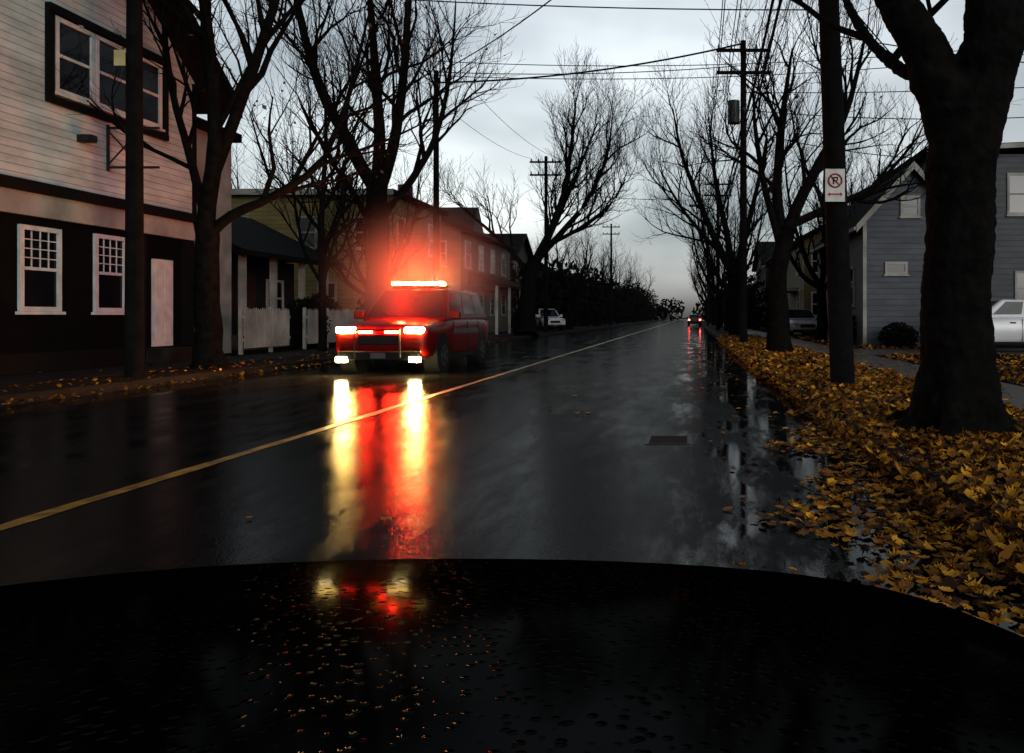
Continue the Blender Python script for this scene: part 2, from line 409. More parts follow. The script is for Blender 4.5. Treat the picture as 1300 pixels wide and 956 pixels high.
# ---- right hand grey house
b = B('grey_house')
b.box('wall', 'grey_siding', 9.6, 22, 31, 42, .1, 7.6)
b.prism('roof', 'shingles', [(9.2, 30.5, 7.6), (22.4, 30.5, 8.2), (22.4, 30.5, 8.4), (9.2, 30.5, 7.8)], (0, 12, 0))
b.prism('roof_fascia', 'offwhite', [(9.2, 30.44, 7.58), (22.4, 30.44, 8.18), (22.4, 30.44, 8.36), (9.2, 30.44, 7.76)], (0, .05, 0))
window(b, ('S', 31), 12.5, 14.0, 5.2, 6.85, tr='offwhite')
window(b, ('S', 31), 16, 17.4, 5.2, 6.85, tr='offwhite'); window(b, ('S', 31), 12.8, 14.0, 1.6, 3.0, tr='offwhite')
b.box('wing_wall', 'bluegrey_siding', 6.2, 9.59, 28, 38, .1, 4.6)
gable_roof(b, 6.2, 9.6, 28, 38, 4.6, 6.5, 'y', over=.3, gmat='bluegrey_siding', trim='offwhite')
window(b, ('S', 28), 6.95, 7.75, 2.7, 3.15, sash=False)
window(b, ('S', 28), 7.5, 8.2, 4.75, 5.5, tr='offwhite')
b.box('corner_board', 'offwhite', 6.17, 6.3, 27.96, 28.0, .1, 4.55)
window(b, ('W', 6.2), 29.5, 30.6, 1.6, 3.1, tr='offwhite'); window(b, ('W', 6.2), 33, 34.1, 1.6, 3.1, tr='offwhite')
b.tube('downpipe', 'offwhite', [(9.5, 27.93, 4.5), (9.5, 27.93, .15)], [.05, .05], 8)
b.done()

b = B('yellow_house')
b.box('wall', 'yellow_siding', 6.4, 14, 44, 52, .1, 5.6)
gable_roof(b, 6.4, 14, 44, 52, 5.6, 7.6, 'y', gmat='yellow_siding')
for u in (6.8, 8.4, 10): window(b, ('S', 44), u, u+.9, 3.6, 5.0); window(b, ('S', 44), u, u+.9, 1.2, 2.6)
window(b, ('W', 6.4), 45.5, 46.6, 1.3, 2.8); window(b, ('W', 6.4), 45.5, 46.6, 3.7, 5.1)
b.box('porch', 'offwhite', 5.3, 6.38, 46, 50, 2.7, 2.9)
for y in (46.1, 49.8): b.box('porch_post', 'offwhite', 5.35, 5.45, y, y+.1, .1, 2.7)
b.done()
row_house('terraced_house', 6.6, 14, 56, 64, 5.8, 8, 'beige_siding', 'y', 1)
row_house('terraced_house', 6.6, 14, 68, 78, 5.8, 8, 'brown_siding', 'x', 1)

# ---- picket fences
def fence(y0, y1, x):
    b = B('picket_fence', (x, y0, 0)); L = y1-y0
    n = int(L/.115)
    for i in range(n):
        y = i*.115; h = 1.38+.02*math.sin(i*1.7)
        b.prism('picket', 'offwhite', [(0, y, .3), (0, y+.075, .3), (0, y+.075, h), (0, y+.0375, h+.07), (0, y, h)], (.02, 0, 0))
    for z in (.5, 1.15): b.box('rail', 'offwhite', -.05, -.002, 0, L, z, z+.08)
    y = 0
    while y <= L: b.box('post', 'offwhite', -.14, -.052, y-.045, y+.045, .1, 1.5); y += 1.6
    b.done()
fence(22.3, 24.9, -12.6)
fence(26.0, 30.5, -12.6)

# ---------------------------------------------------------------- trees
class Tree:
    def __init__(s, seed, twig=.007, dens=1.0, maxl=5, leaf=0.0, remesh=0):
        s.r = random.Random(seed); s.V = []; s.F = []; s.twig = twig; s.d = dens; s.maxl = maxl; s.leaf = leaf; s.LV = []; s.LF = []
        s.TV = []; s.TF = []; s.remesh = remesh
    def tb(s, pts, rad, sides, thick=False):
        V, F = tube(pts, rad, sides)
        A, Bf = (s.TV, s.TF) if thick and s.remesh else (s.V, s.F)
        o = len(A); A.extend(V); Bf.extend([tuple(i+o for i in f) for f in F])
    def smooth(s, pts, rad, k=3):
        P = [Vector(p) for p in pts]; out = []; ro = []
        n = len(P)
        for i in range(n-1):
            a, b_, c, d = P[max(i-1, 0)], P[i], P[i+1], P[min(i+2, n-1)]
            for j in range(k):
                t = j/k
                q = .5*((2*b_)+(c-a)*t+(2*a-5*b_+4*c-d)*t*t+(3*b_-a-3*c+d)*t**3)
                out.append(q+Vector((s.r.uniform(-1, 1), s.r.uniform(-1, 1), 0))*rad[i]*.12); ro.append(rad[i]*(1-t)+rad[i+1]*t)
        out.append(P[-1]); ro.append(rad[-1]); return out, ro
    def limb(s, pts, rad, kids=True, level=1, t0=.25, sides=10):
        p, r = s.smooth(pts, rad); s.tb(p, r, sides, True)
        if kids: s.kids(p, r, level, t0)
    def kids(s, p, r, level, t0):
        if level >= s.maxl: return
        L = sum((p[i+1]-p[i]).length for i in range(len(p)-1))
        n = {1: max(6, int(L*1.3)), 2: max(4, int(L*2.0)), 3: max(3, int(L*3.2)), 4: 2}[level]
        n = max(2, int(n*s.d+.5))
        for i in range(n):
            t = t0+(1-t0)*(i+s.r.random())/n
            if i == n-1: t = .97
            f = t*(len(p)-1); k = min(int(f), len(p)-2); f -= k
            pos = p[k].lerp(p[k+1], f); rr = r[k]*(1-f)+r[k+1]*f
            tan = (p[k+1]-p[k]).normalized()
            az = s.r.random()*2*math.pi
            a = tan.orthogonal().normalized(); a = Matrix.Rotation(az, 3, tan) @ a
            ang = math.radians(s.r.uniform(22, 58) if t < .9 else s.r.uniform(5, 25))
            d = (tan*math.cos(ang)+a*math.sin(ang)); d.z += .22; d.normalize()
            base = {1: 3.6, 2: 1.9, 3: 1.0, 4: .45}[level]
            ln = base*s.r.uniform(.55, 1.25)*(1.15-.5*t)
            if level == 1: ln = min(ln, L*.7)
            r0 = min(rr*.7, {1: .075, 2: .03, 3: .013, 4: s.twig*1.2}[level]*(1.15-.4*t)); r0 = max(r0, s.twig)
            ns = {1: 6, 2: 5, 3: 3, 4: 2}[level]
            q = [pos]; ra = [r0]
            for j in range(ns):
                d = d+Vector((s.r.gauss(0, .17), s.r.gauss(0, .17), s.r.gauss(0, .13)+.09)); d.normalize()
                q.append(q[-1]+d*ln/ns); ra.append(max(s.twig*.6, r0*(1-.8*(j+1)/ns)))
            s.tb(q, ra, {1: 6, 2: 4, 3: 3, 4: 3}[level])
            if level >= 3 and s.r.random() < s.leaf:
                c = q[-1]; sz = s.r.uniform(.04, .08)
                u = Vector((s.r.gauss(0, 1), s.r.gauss(0, 1), s.r.gauss(0, 1))).normalized(); v = u.orthogonal().normalized()
                o = len(s.LV); s.LV += [c-u*sz, c+v*sz*.7, c+u*sz, c-v*sz*.7]; s.LF.append((o, o+1, o+2, o+3))
            s.kids(q, ra, level+1, .2)
    def done(s, name):
        e = bpy.data.objects.new(name, None); scene.collection.objects.link(e)
        o = mk('branches', s.V, s.F, M['bark'], True); o.parent = e
        if s.TF:
            q = mk('trunk', s.TV, s.TF, M['bark'], True); q.parent = e
            md = q.modifiers.new('remesh', 'REMESH'); md.mode = 'VOXEL'; md.voxel_size = s.remesh; md.use_smooth_shade = True
            sm = q.modifiers.new('smooth', 'SMOOTH'); sm.iterations = 8; sm.factor = .6
            tx = bpy.data.textures.new('bark_relief', 'CLOUDS'); tx.noise_scale = .09; tx.noise_depth = 3
            dp = q.modifiers.new('relief', 'DISPLACE'); dp.texture = tx; dp.strength = .05; dp.mid_level = .5
        if s.LF:
            l = mk('remaining_leaves', s.LV, s.LF, M['twig_leaves']); l.parent = e
        return e

# big near tree on the right verge
t = Tree(3, .006, .8, 5, .05, remesh=.022)
t.limb([(2.54, 7.5, -.1), (2.54, 7.5, .25), (2.53, 7.5, .7), (2.54, 7.5, 1.5), (2.58, 7.5, 2.6), (2.62, 7.5, 3.2)], [.48, .41, .35, .315, .32, .36], False, sides=20)
for i, (a, l) in enumerate(((.3, 1), (1.3, .8), (2.4, 1.1), (3.3, .9), (4.3, 1.15), (5.4, .9))):
    c, s_ = math.cos(a), math.sin(a)
    t.tb([(2.54+c*.75*l, 7.5+s_*.75*l, .08), (2.54+c*.5*l, 7.5+s_*.5*l, .17), (2.54+c*.3, 7.5+s_*.3, .42), (2.54+c*.15, 7.5+s_*.15, .9)], [.05, .11, .15, .14], 10, True)
t.limb([(2.6, 7.5, 2.7), (2.4, 7.5, 3.3), (2.2, 7.5, 3.8), (1.95, 7.55, 4.3), (1.65, 7.6, 5.0), (1.25, 7.8, 6.1), (.6, 8.2, 7.6), (.1, 8.6, 9.5)], [.24, .24, .21, .18, .15, .12, .09, .05], t0=.55, sides=14)
t.limb([(2.6, 7.5, 2.7), (2.75, 7.5, 3.2), (2.88, 7.5, 3.8), (2.9, 7.5, 4.4), (2.95, 7.6, 5.2), (3.1, 7.8, 7), (3.4, 8, 9.5)], [.28, .3, .29, .27, .23, .17, .06], t0=.5, sides=14)
t.limb([(2.2, 7.5, 3.5), (2.1, 7.9, 3.7), (1.9, 8.6, 4.3), (1.8, 9.5, 5.3), (1.6, 10, 6.8)], [.08, .07, .06, .045, .03], t0=.3, sides=8)
t.limb([(2.95, 7.6, 4.5), (3.3, 8.2, 4.9), (3.9, 9.2, 5.6), (4.6, 10, 7)], [.12, .1, .08, .04], t0=.3, sides=8)
t.done('maple_tree')

# left tree near the white house
t = Tree(11, .006, 1.1, 5, .06)
t.limb([(-10.1, 16.6, .05), (-10.13, 16.6, .5), (-10.15, 16.6, 2.0), (-10.2, 16.6, 3.2)], [.4, .27, .235, .22], False, sides=12)
t.limb([(-10.2, 16.6, 3.1), (-9.85, 16.4, 4.9), (-9.95, 16.3, 6.9), (-10.1, 16.2, 8.5), (-10.4, 16, 10.8)], [.18, .14, .11, .08, .03])
t.limb([(-10.0, 16.5, 4.1), (-9.55, 16.9, 6.0), (-9.1, 17.2, 7.9), (-8.6, 17.6, 10.8)], [.13, .11, .09, .03])
t.limb([(-10.15, 16.6, 2.9), (-9.7, 16.7, 3.35), (-8.9, 16.9, 3.8), (-8.0, 17, 4.5), (-7.4, 17, 5.8), (-7.0, 17.2, 7.8)], [.12, .1, .085, .07, .05, .02], t0=.3)
t.limb([(-10.2, 16.6, 3.3), (-10.7, 16.9, 4.6), (-11.2, 17, 6.3), (-11.4, 17, 8.5)], [.11, .08, .06, .03])
t.done('maple_tree')
# tree behind the emergency vehicle
t = Tree(21, .008, 1.1, 5, .04)
t.limb([(-10.3, 26, .05), (-10.3, 26, 1.0), (-10.25, 26, 3.4), (-10.3, 26, 5.5)], [.5, .37, .35, .33], False, sides=12)
t.limb([(-10.35, 26, 5.3), (-11, 25.7, 6.7), (-11.9, 25.4, 8.6), (-12.4, 25, 11), (-12.8, 25, 14)], [.22, .2, .15, .11, .03])
t.limb([(-10.3, 26, 5.3), (-10.4, 26.4, 7.5), (-10.6, 26.5, 10), (-10.7, 26, 13.5)], [.22, .18, .13, .04])
t.limb([(-10.25, 26, 5.2), (-9.8, 26, 6.7), (-9.4, 25.8, 8.6), (-9.2, 25.7, 11), (-8.9, 25.5, 14)], [.22, .18, .14, .1, .03])
t.limb([(-10.1, 26, 4.6), (-9.3, 26.4, 5.8), (-8.6, 26.8, 7.4), (-8.2, 27, 9.6), (-8.0, 27, 12)], [.14, .12, .09, .06, .02])
t.limb([(-10.4, 26, 3.9), (-11.2, 26.5, 5.2), (-12.3, 27, 6.6), (-13.3, 27, 8.5)], [.13, .1, .07, .03])
t.done('maple_tree')
# slim young tree
t = Tree(31, .007, 1.1, 4, .1)
t.limb([(-11.4, 24.5, .05), (-11.4, 24.5, 2), (-11.45, 24.5, 4), (-11.3, 24.5, 6.5), (-11.35, 24.5, 9)], [.13, .11, .09, .06, .02], t0=.25)
t.limb([(-11.4, 24.5, 2.4), (-11, 24.3, 3.4), (-10.7, 24.3, 4.8), (-10.6, 24.3, 6.5)], [.06, .05, .04, .015])
t.limb([(-11.4, 24.5, 2.2), (-12, 24.6, 3.2), (-12.3, 24.6, 4.6), (-12.4, 24.6, 6.2)], [.06, .05, .04, .015])
t.done('young_tree')
# leaning tree, left mid distance
t = Tree(41, .01, 1.2, 5, 0)
t.limb([(-9.5, 46, .05), (-9.5, 46, 1.2), (-9.4, 46, 3.0), (-9.0, 46, 4.6)], [.75, .5, .45, .4], False, sides=12)
t.limb([(-9.0, 46, 4.4), (-8.2, 46, 6), (-7.3, 46, 8.4), (-6.9, 46, 11), (-6.6, 46, 14.0)], [.25, .22, .17, .11, .03], t0=.2)
t.limb([(-9.0, 46, 4.4), (-7.6, 45.5, 5.8), (-6.0, 45, 7.6), (-4.8, 45, 10), (-4.4, 45, 12.5)], [.22, .18, .13, .09, .03], t0=.2)
t.limb([(-8.8, 46, 4.5), (-7.9, 47, 7), (-6.8, 48, 10), (-5.6, 48, 13)], [.2, .16, .1, .03], t0=.2)
t.limb([(-8.2, 46, 5.4), (-6.5, 46.5, 6.4), (-4.8, 47, 7.8), (-3.8, 47, 9.4)], [.14, .11, .08, .03], t0=.2)
t.limb([(-9.3, 46, 3.6), (-10.4, 46, 5.0), (-11.8, 45.5, 6.4), (-13.2, 45, 7.6)], [.18, .13, .09, .03], t0=.3)
t.done('maple_tree')
# right side tree (mid)
t = Tree(51, .008, 1.1, 5, .04)
t.limb([(2.8, 24, .05), (2.72, 24, 1.0), (2.7, 24, 2.6), (3.0, 24, 3.9)], [.46, .32, .28, .24], False, sides=12)
t.limb([(3.0, 24, 3.8), (3.5, 24, 5.0), (4.2, 24, 6.3), (4.9, 24, 7.8), (5.4, 24, 10)], [.2, .17, .14, .09, .03])
t.limb([(2.85, 24, 3.6), (2.7, 24.3, 5.2), (2.9, 24.5, 7.4), (3.2, 24.5, 9.5)], [.18, .15, .1, .03])
t.limb([(3.1, 24, 4.0), (4.4, 24.3, 4.6), (5.8, 24.6, 5.3), (7, 24.6, 6.6)], [.14, .12, .08, .03])
t.limb([(2.75, 24, 3.4), (2.3, 23.8, 5.0), (2.0, 23.6, 6.6), (1.9, 23.5, 8.0)], [.12, .1, .07, .02])
t.done('maple_tree')
# tree leaning over road, right
t = Tree(61, .01, 1.1, 5, 0)
t.limb([(2.7, 44, .05), (2.6, 44, 1.2), (2.5, 44, 3.6)], [.6, .4, .36], False, sides=12)
t.limb([(2.5, 44, 3.4), (1.6, 44, 5.2), (.5, 44, 7.8), (-.4, 44, 10.2), (-.9, 44, 12.8)], [.26, .2, .15, .1, .03], t0=.2)
t.limb([(2.5, 44, 3.4), (2.1, 44.5, 6), (1.5, 45, 9), (1.1, 45, 12.6)], [.24, .18, .12, .03], t0=.2)
t.limb([(2.5, 44, 3.5), (3.2, 44, 6), (3.8, 43.5, 8.5), (4.2, 43, 11)], [.22, .16, .11, .03], t0=.2)
t.limb([(1.9, 44, 4.6), (.7, 43.5, 5.8), (-.6, 43, 7.4), (-1.6, 43, 9.2)], [.14, .11, .08, .03], t0=.2)
t.done('maple_tree')

def generic(seed):
    t = Tree(seed, .012, .95, 4, 0)
    t.limb([(0, 0, 0), (.05, 0, 1.6), (0, 0, 3.4)], [.42, .32, .28], False, sides=9)
    for i in range(5):
        a = i*math.pi*.4+t.r.uniform(-.3, .3); sp = t.r.uniform(.7, 1.2)
        c, s_ = math.cos(a)*sp, math.sin(a)*sp; h = t.r.uniform(.8, 1.05)
        t.limb([(0, 0, 3.0+.2*i*.5), (c*1.3, s_*1.3, 4.9*h), (c*2.4, s_*2.4, 7.2*h), (c*3.0, s_*3.0, 9.4*h), (c*3.2, s_*3.2, 11.5*h)], [.18, .15, .1, .07, .03], t0=.15, sides=7)
    return t.done('street_tree')
src = [generic(71), generic(72)]
pos = [(3.0, 60, .9, 1), (3, 78, .9, 0), (3.2, 100, .95, 1), (3.4, 130, 1, 0), (3.6, 170, 1, 1),
       (-10.4, 68, .75, 1), (-10.4, 90, .8, 0), (-10.6, 118, .8, 1), (-10.8, 160, .85, 0),
       (-26, 50, .9, 1), (12, 57, .9, 0), (-20, 88, .8, 1), (10.5, 42.8, .8, 1), (5.8, 34.5, .72, 0), (-13.2, 33.0, .62, 0)]
used = set(); rr = random.Random(5)
for x, y, s, k in pos:
    if k not in used:
        e = src[k]; used.add(k)
    else:
        e = bpy.data.objects.new('street_tree', None); scene.collection.objects.link(e)
        for c in src[k].children:
            o = bpy.data.objects.new('branches', c.data); scene.collection.objects.link(o); o.parent = e
    e.location = (x, y, .05); e.rotation_euler = (0, 0, rr.uniform(0, 6.28)); e.scale = (s, s, s*rr.uniform(.92, 1.05))

# dark foliage masses
def foliage(name, clumps, n, size, seed):
    r = random.Random(seed); V = []; F = []
    for _ in range(n):
        cx, cy, cz, rx, ry, rz = r.choice(clumps)
        while True:
            a, b_, c = r.uniform(-1, 1), r.uniform(-1, 1), r.uniform(-1, 1)
            if a*a+b_*b_+c*c < 1: break
        p = Vector((cx+a*rx, cy+b_*ry, cz+c*rz)); sz = size*r.uniform(.5, 1.4)
        u = Vector((r.gauss(0, 1), r.gauss(0, 1), r.gauss(0, 1))).normalized(); v = u.orthogonal().normalized()
        o = len(V); V += [p-u*sz, p+v*sz*.6, p+u*sz, p-v*sz*.6]; F.append((o, o+1, o+2, o+3))
    return mk(name, V, F, M['evergreen'])
r = random.Random(9); cl = []
for y in range(62, 240, 5):
    for x in (-12, -15):
        h = r.uniform(2.2, 3.2)*(1+y/300); cl.append((x+r.uniform(-1.5, 1.5), y, h*.9, 2.4, 3, h))
foliage('distant_trees', cl, 20000, .3, 1)
cl = []
for y in range(60, 240, 6):
    for x in (7, 10):
        h = r.uniform(1.8, 2.6)*(1+y/300); cl.append((x+r.uniform(-1, 1.5), y, h*.9, 2, 3, h))
foliage('distant_trees', cl, 14000, .3, 2)
cl = []
for x in range(-90, 90, 6):
    if -4 < x < 6: continue
    h = r.uniform(3, 5); cl.append((x, 260+r.uniform(-5, 5), h*.9, 5, 3, h))
foliage('distant_trees', cl, 9000, .7, 3)
foliage('shrub', [(-13.3, 27.2, .9, .8, .9, .9), (-13.4, 28.6, 1.1, .8, .8, 1.0)], 4500, .07, 4)
foliage('shrub', [(-13.2, 33.5, 1.2, .9, 1.2, 1.2), (-13.2, 35, .8, .8, 1, .8)], 3500, .09, 5)
foliage('shrub', [(-13.5, 44, 1.1, 1, 1.2, 1.1)], 2500, .09, 6)
foliage('shrub', [(7.2, 27.1, .5, .7, .5, .5), (6.0, 30, .7, .7, .9, .7)], 3000, .07, 7)

# ---------------------------------------------------------------- fallen leaves
def leaves():
    r = random.Random(77); V = []; F = []
    shape = [(0, -1.0), (.18, -.45), (.62, -.62), (.5, -.15), (1.0, .1), (.5, .3), (.58, .68), (.2, .5), (0, 1.05), (-.2, .5), (-.58, .68), (-.5, .3), (-1.0, .1), (-.5, -.15), (-.62, -.62), (-.18, -.45)]
    rounder = [(x*(1.35 if i % 2 else .9), y*(1.35 if i % 2 else .9)) for i, (x, y) in enumerate(shape)]
    def leaf(x, y, z, s, tilt, simple):
        a = r.uniform(0, 6.28); ca, sa = math.cos(a), math.sin(a)
        tx, ty = r.gauss(0, tilt), r.gauss(0, tilt); cu = r.uniform(-.5, .9)
        sh = rounder if r.random() < .6 else shape
        if simple: sh = sh[::2]
        o = len(V)
        V.append((x, y, z))
        for px, py in sh:
            px *= s*.9; py *= s
            px *= r.uniform(.75, 1.1); py *= r.uniform(.85, 1.1)
            qx, qy = px*ca-py*sa, px*sa+py*ca
            V.append((x+qx, y+qy, max(.003, z+qx*tx+qy*ty+cu*(px*px+py*py)/s)))
        n = len(sh)
        for i in range(n): F.append((o, o+1+i, o+1+(i+1) % n))
    def scatter(n, x0, x1, y0, y1, z, keep=None, s=(.026, .052), tilt=.4, pile=.03, bias=1.5):
        for _ in range(n):
            q = r.random()**bias; y = y0+(y1-y0)*q; x = r.uniform(x0, x1)
            if keep and not keep(x, y): continue
            leaf(x, y, z+r.uniform(.012, .012+pile), r.uniform(*s), tilt, y > 14)
    patchy = lambda x, y: r.random() < .3+.7*max(0, min(1, .55+.5*math.sin(x*3.1+y*.9)+.4*math.sin(y*2.3-x*1.7)))
    scatter(22000, 1.62, 3.75, 1.6, 14, .125, keep=patchy)
    scatter(9000, 1.62, 3.8, 12, 45, .125, keep=patchy, s=(.04, .07))
    scatter(5500, 1.44, 1.74, 1.6, 16, .0, tilt=.5, pile=.11, bias=1.3)
    scatter(2200, 1.4, 1.72, 14, 40, .0, tilt=.5, pile=.12, s=(.04, .07))
    def edge(x, y):
        e = .62+.1*(y-4)+.22*math.sin(y*2.3)+.15*math.sin(y*5.1)
        return x > e+abs(r.gauss(0, .2))
    scatter(5500, .2, 1.6, 1.6, 10, .002, keep=edge, tilt=.2, pile=.02)
    scatter(160, .2, 1.6, 2, 30, .002, tilt=.1, pile=.01)
    scatter(10, -3, .6, 2.5, 14, .002, tilt=.05, pile=.004)
    scatter(450, 3.7, 5.1, 4, 30, .135, tilt=.1, pile=.01)
    scatter(6000, 5.1, 9.5, 5, 22, .13, s=(.035, .06), keep=patchy)
    scatter(1500, 5.1, 9, 26, 45, .13, s=(.05, .08))
    scatter(400, -10.5, -9.0, 8, 40, .13, s=(.025, .045))
    scatter(500, -9.3, -9.0, 8, 40, .005, s=(.025, .045), pile=.05)
    scatter(40, -12.2, -10.5, 8, 40, .135, s=(.025, .045))
    return mk('fallen_leaves', V, F, M['leaves'])
leaves()

# ---------------------------------------------------------------- poles, wires, signs
def pole(x, y, h, r0=.17, lean=(0, 0), arms=True, lamp=0, transformer=False):
    b = B('utility_pole', (x, y, 0))
    pts = [(lean[0]*t, lean[1]*t, .05+(h-.05)*t) for t in (0, .25, .5, .75, 1)]
    b.tube('shaft', 'wood_pole', pts, [r0*(1-.35*t) for t in (0, .25, .5, .75, 1)], 14, smooth=True)
    if arms:
        for z in (h-.5, h-1.4):
            b.box('crossarm', 'wood_pole', lean[0]-1.1, lean[0]+1.1, lean[1]-.22, lean[1]-.12, z, z+.12)
            for dx in (-1, -.5, .5, 1): b.tube('insulator', 'metal', [(lean[0]+dx, lean[1]-.17, z+.12), (lean[0]+dx, lean[1]-.17, z+.3)], [.05, .035], 8)
    if transformer:
        b.tube('transformer', 'metal', [(lean[0]-.4, lean[1]-.2, h-3.4), (lean[0]-.4, lean[1]-.2, h-2.5)], [.24, .24], 14)
    if lamp:
        b.tube('lamp_arm', 'metal', [(0, 0, h-2.6), (lamp*.8, 0, h-2.2), (lamp*1.8, 0, h-2.1)], [.035, .03, .03], 8)
        b.box('lamp_head', 'metal', min(lamp*1.7, lamp*2.3), max(lamp*1.7, lamp*2.3), -.13, .13, h-2.2, h-2.05)
    return b
pole(-10.0, 14.2, 11.5, .155).done()
pole(2.38, 12.2, 12.5, .19, lean=(-.45, 0)).done()
pole(2.2, 32, 12.4, .17, transformer=True).done()
pole(2.3, 63, 12.2, .17, lamp=-1).done()
pole(2.3, 96, 12.2, .17).done()
pole(-10.6, 33, 11.5, .15, arms=False).done()
pole(-10.0, 55, 12.4, .16, lamp=1).done()
pole(-9.9, 100, 13, .17).done()

b = B('parking_sign', (2.22, 12.0, 3.2))
b.box('plate', 'sign_white', -.15, .15, -.012, .0, -.25, .25, bevel=.004)
ring = [(.1*math.cos(a*math.pi/12), -.014, .07+.1*math.sin(a*math.pi/12)) for a in range(25)]
b.tube('ring', 'sign_red', ring, [.014]*25, 6)
b.tube('slash', 'sign_red', [(-.07, -.016, .14), (.07, -.016, 0)], [.011, .011], 6)
b.box('letter', 'black_trim', -.035, -.015, -.018, -.012, .015, .125)
b.box('letter', 'black_trim', -.015, .03, -.018, -.012, .105, .125); b.box('letter', 'black_trim', .03, .045, -.018, -.012, .07, .125); b.box('letter', 'black_trim', -.015, .03, -.018, -.012, .06, .078)
b.box('arrow', 'sign_red', -.09, .09, -.018, -.012, -.15, -.125)
b.prism('arrow', 'sign_red', [(.08, -.018, -.17), (.12, -.018, -.137), (.08, -.018, -.105)], (0, .006, 0))
b.prism('arrow', 'sign_red', [(-.08, -.018, -.105), (-.12, -.018, -.137), (-.08, -.018, -.17)], (0, .006, 0))
b.box('bracket', 'metal', -.03, .03, .0, .05, -.2, .2)
b.done()
b = B('warning_sign', (-10.12, 14.0, 5.8))
b.box('plate', 'sign_yellow', -.1, .1, -.012, 0, -.14, .14, bevel=.003); b.box('bracket', 'metal', -.02, .04, .0, .07, -.1, .1); b.done()

b = B('power_lines')
def wire(a, c, sag=.5, r=.012):
    a, c = Vector(a), Vector(c); n = 16
    pts = [a.lerp(c, i/n)-Vector((0, 0, sag*4*(i/n)*(1-i/n))) for i in range(n+1)]
    b.tube('wires', 'wire', pts, [r]*(n+1), 5)
Ys = [(-25, 2.4, 12.5), (12.2, 1.93, 12.5), (32, 2.2, 12.4), (63, 2.3, 12.2), (96, 2.3, 12.2), (140, 2.3, 12.2)]
for i in range(len(Ys)-1):
    (ya, xa, ha), (yc, xc, hc) = Ys[i], Ys[i+1]
    for dx in (-1, -.5, .5, 1):
        wire((xa+dx, ya-.17, ha-.2), (xc+dx, yc-.17, hc-.2), .5, .018)
    for dx in (-1, -.5, .5, 1): wire((xa+dx, ya-.17, ha-1.1), (xc+dx, yc-.17, hc-1.1), .5, .018)
    wire((xa-.15, ya, 8.6), (xc-.15, yc, 8.6), .5, .035); wire((xa-.15, ya, 7.9), (xc-.15, yc, 7.9), .6, .03)
    wire((xa+.15, ya, 9.2), (xc+.15, yc, 9.2), .5, .022)
Ls = [(-25, -10, 11.5), (14.2, -10, 11.5), (33, -10.6, 11.5), (55, -10, 12.4), (100, -9.9, 13)]
for i in range(len(Ls)-1):
    (ya, xa, ha), (yc, xc, hc) = Ls[i], Ls[i+1]
    for dx in (-1, 1): wire((xa+dx, ya-.17, ha-.2), (xc+dx, yc-.17, hc-.2), .6, .012)
wire((-10.6, 33, 11.0), (2.2, 32, 12.3), .35, .04)
wire((-10.6, 33, 11.4), (1.9, 12.2, 9.6), .5, .02)
wire((-10.6, 33, 11.45), (2.2, 32, 11.4), .2, .02)
wire((-10.6, 33, 11.9), (14, 31, 12.0), .5, .018)
wire((-10.6, 33, 11.3), (14, 31, 11.6), .5, .018)
wire((-10, 14.2, 7.3), (1.93, 12.2, 5.95), .15, .011)
wire((2.2, 32, 8.8), (10, 31, 7.4), .25, .018)
wire((2.2, 32, 9.6), (16, 31, 9.2), .3, .02)
wire((2.2, 32, 10.3), (24, 31, 11), .3, .02)
wire((2.0, 12.2, 6.6), (12, 30.5, 7.4), .3, .014)
wire((2.0, 12.2, 5.6), (9, 13, 5.2), .15, .01)
wire((-10, 55, 10), (2.3, 63, 10.6), .3, .02)
b.done()

# ---------------------------------------------------------------- vehicles
def bil(q, s, t):
    a, b_, c, d = [Vector(v) for v in q]
    return (a.lerp(b_, s)).lerp(d.lerp(c, s), t)
def panel(b, n, m, q, s0, s1, t0, t1, off=.012):
    nrm = (Vector(q[1])-Vector(q[0])).cross(Vector(q[3])-Vector(q[0])).normalized()
    P = [bil(q, s0, t0), bil(q, s1, t0), bil(q, s1, t1), bil(q, s0, t1)]
    b.prism(n, m, [p-nrm*.02 for p in P], nrm*(off+.02))

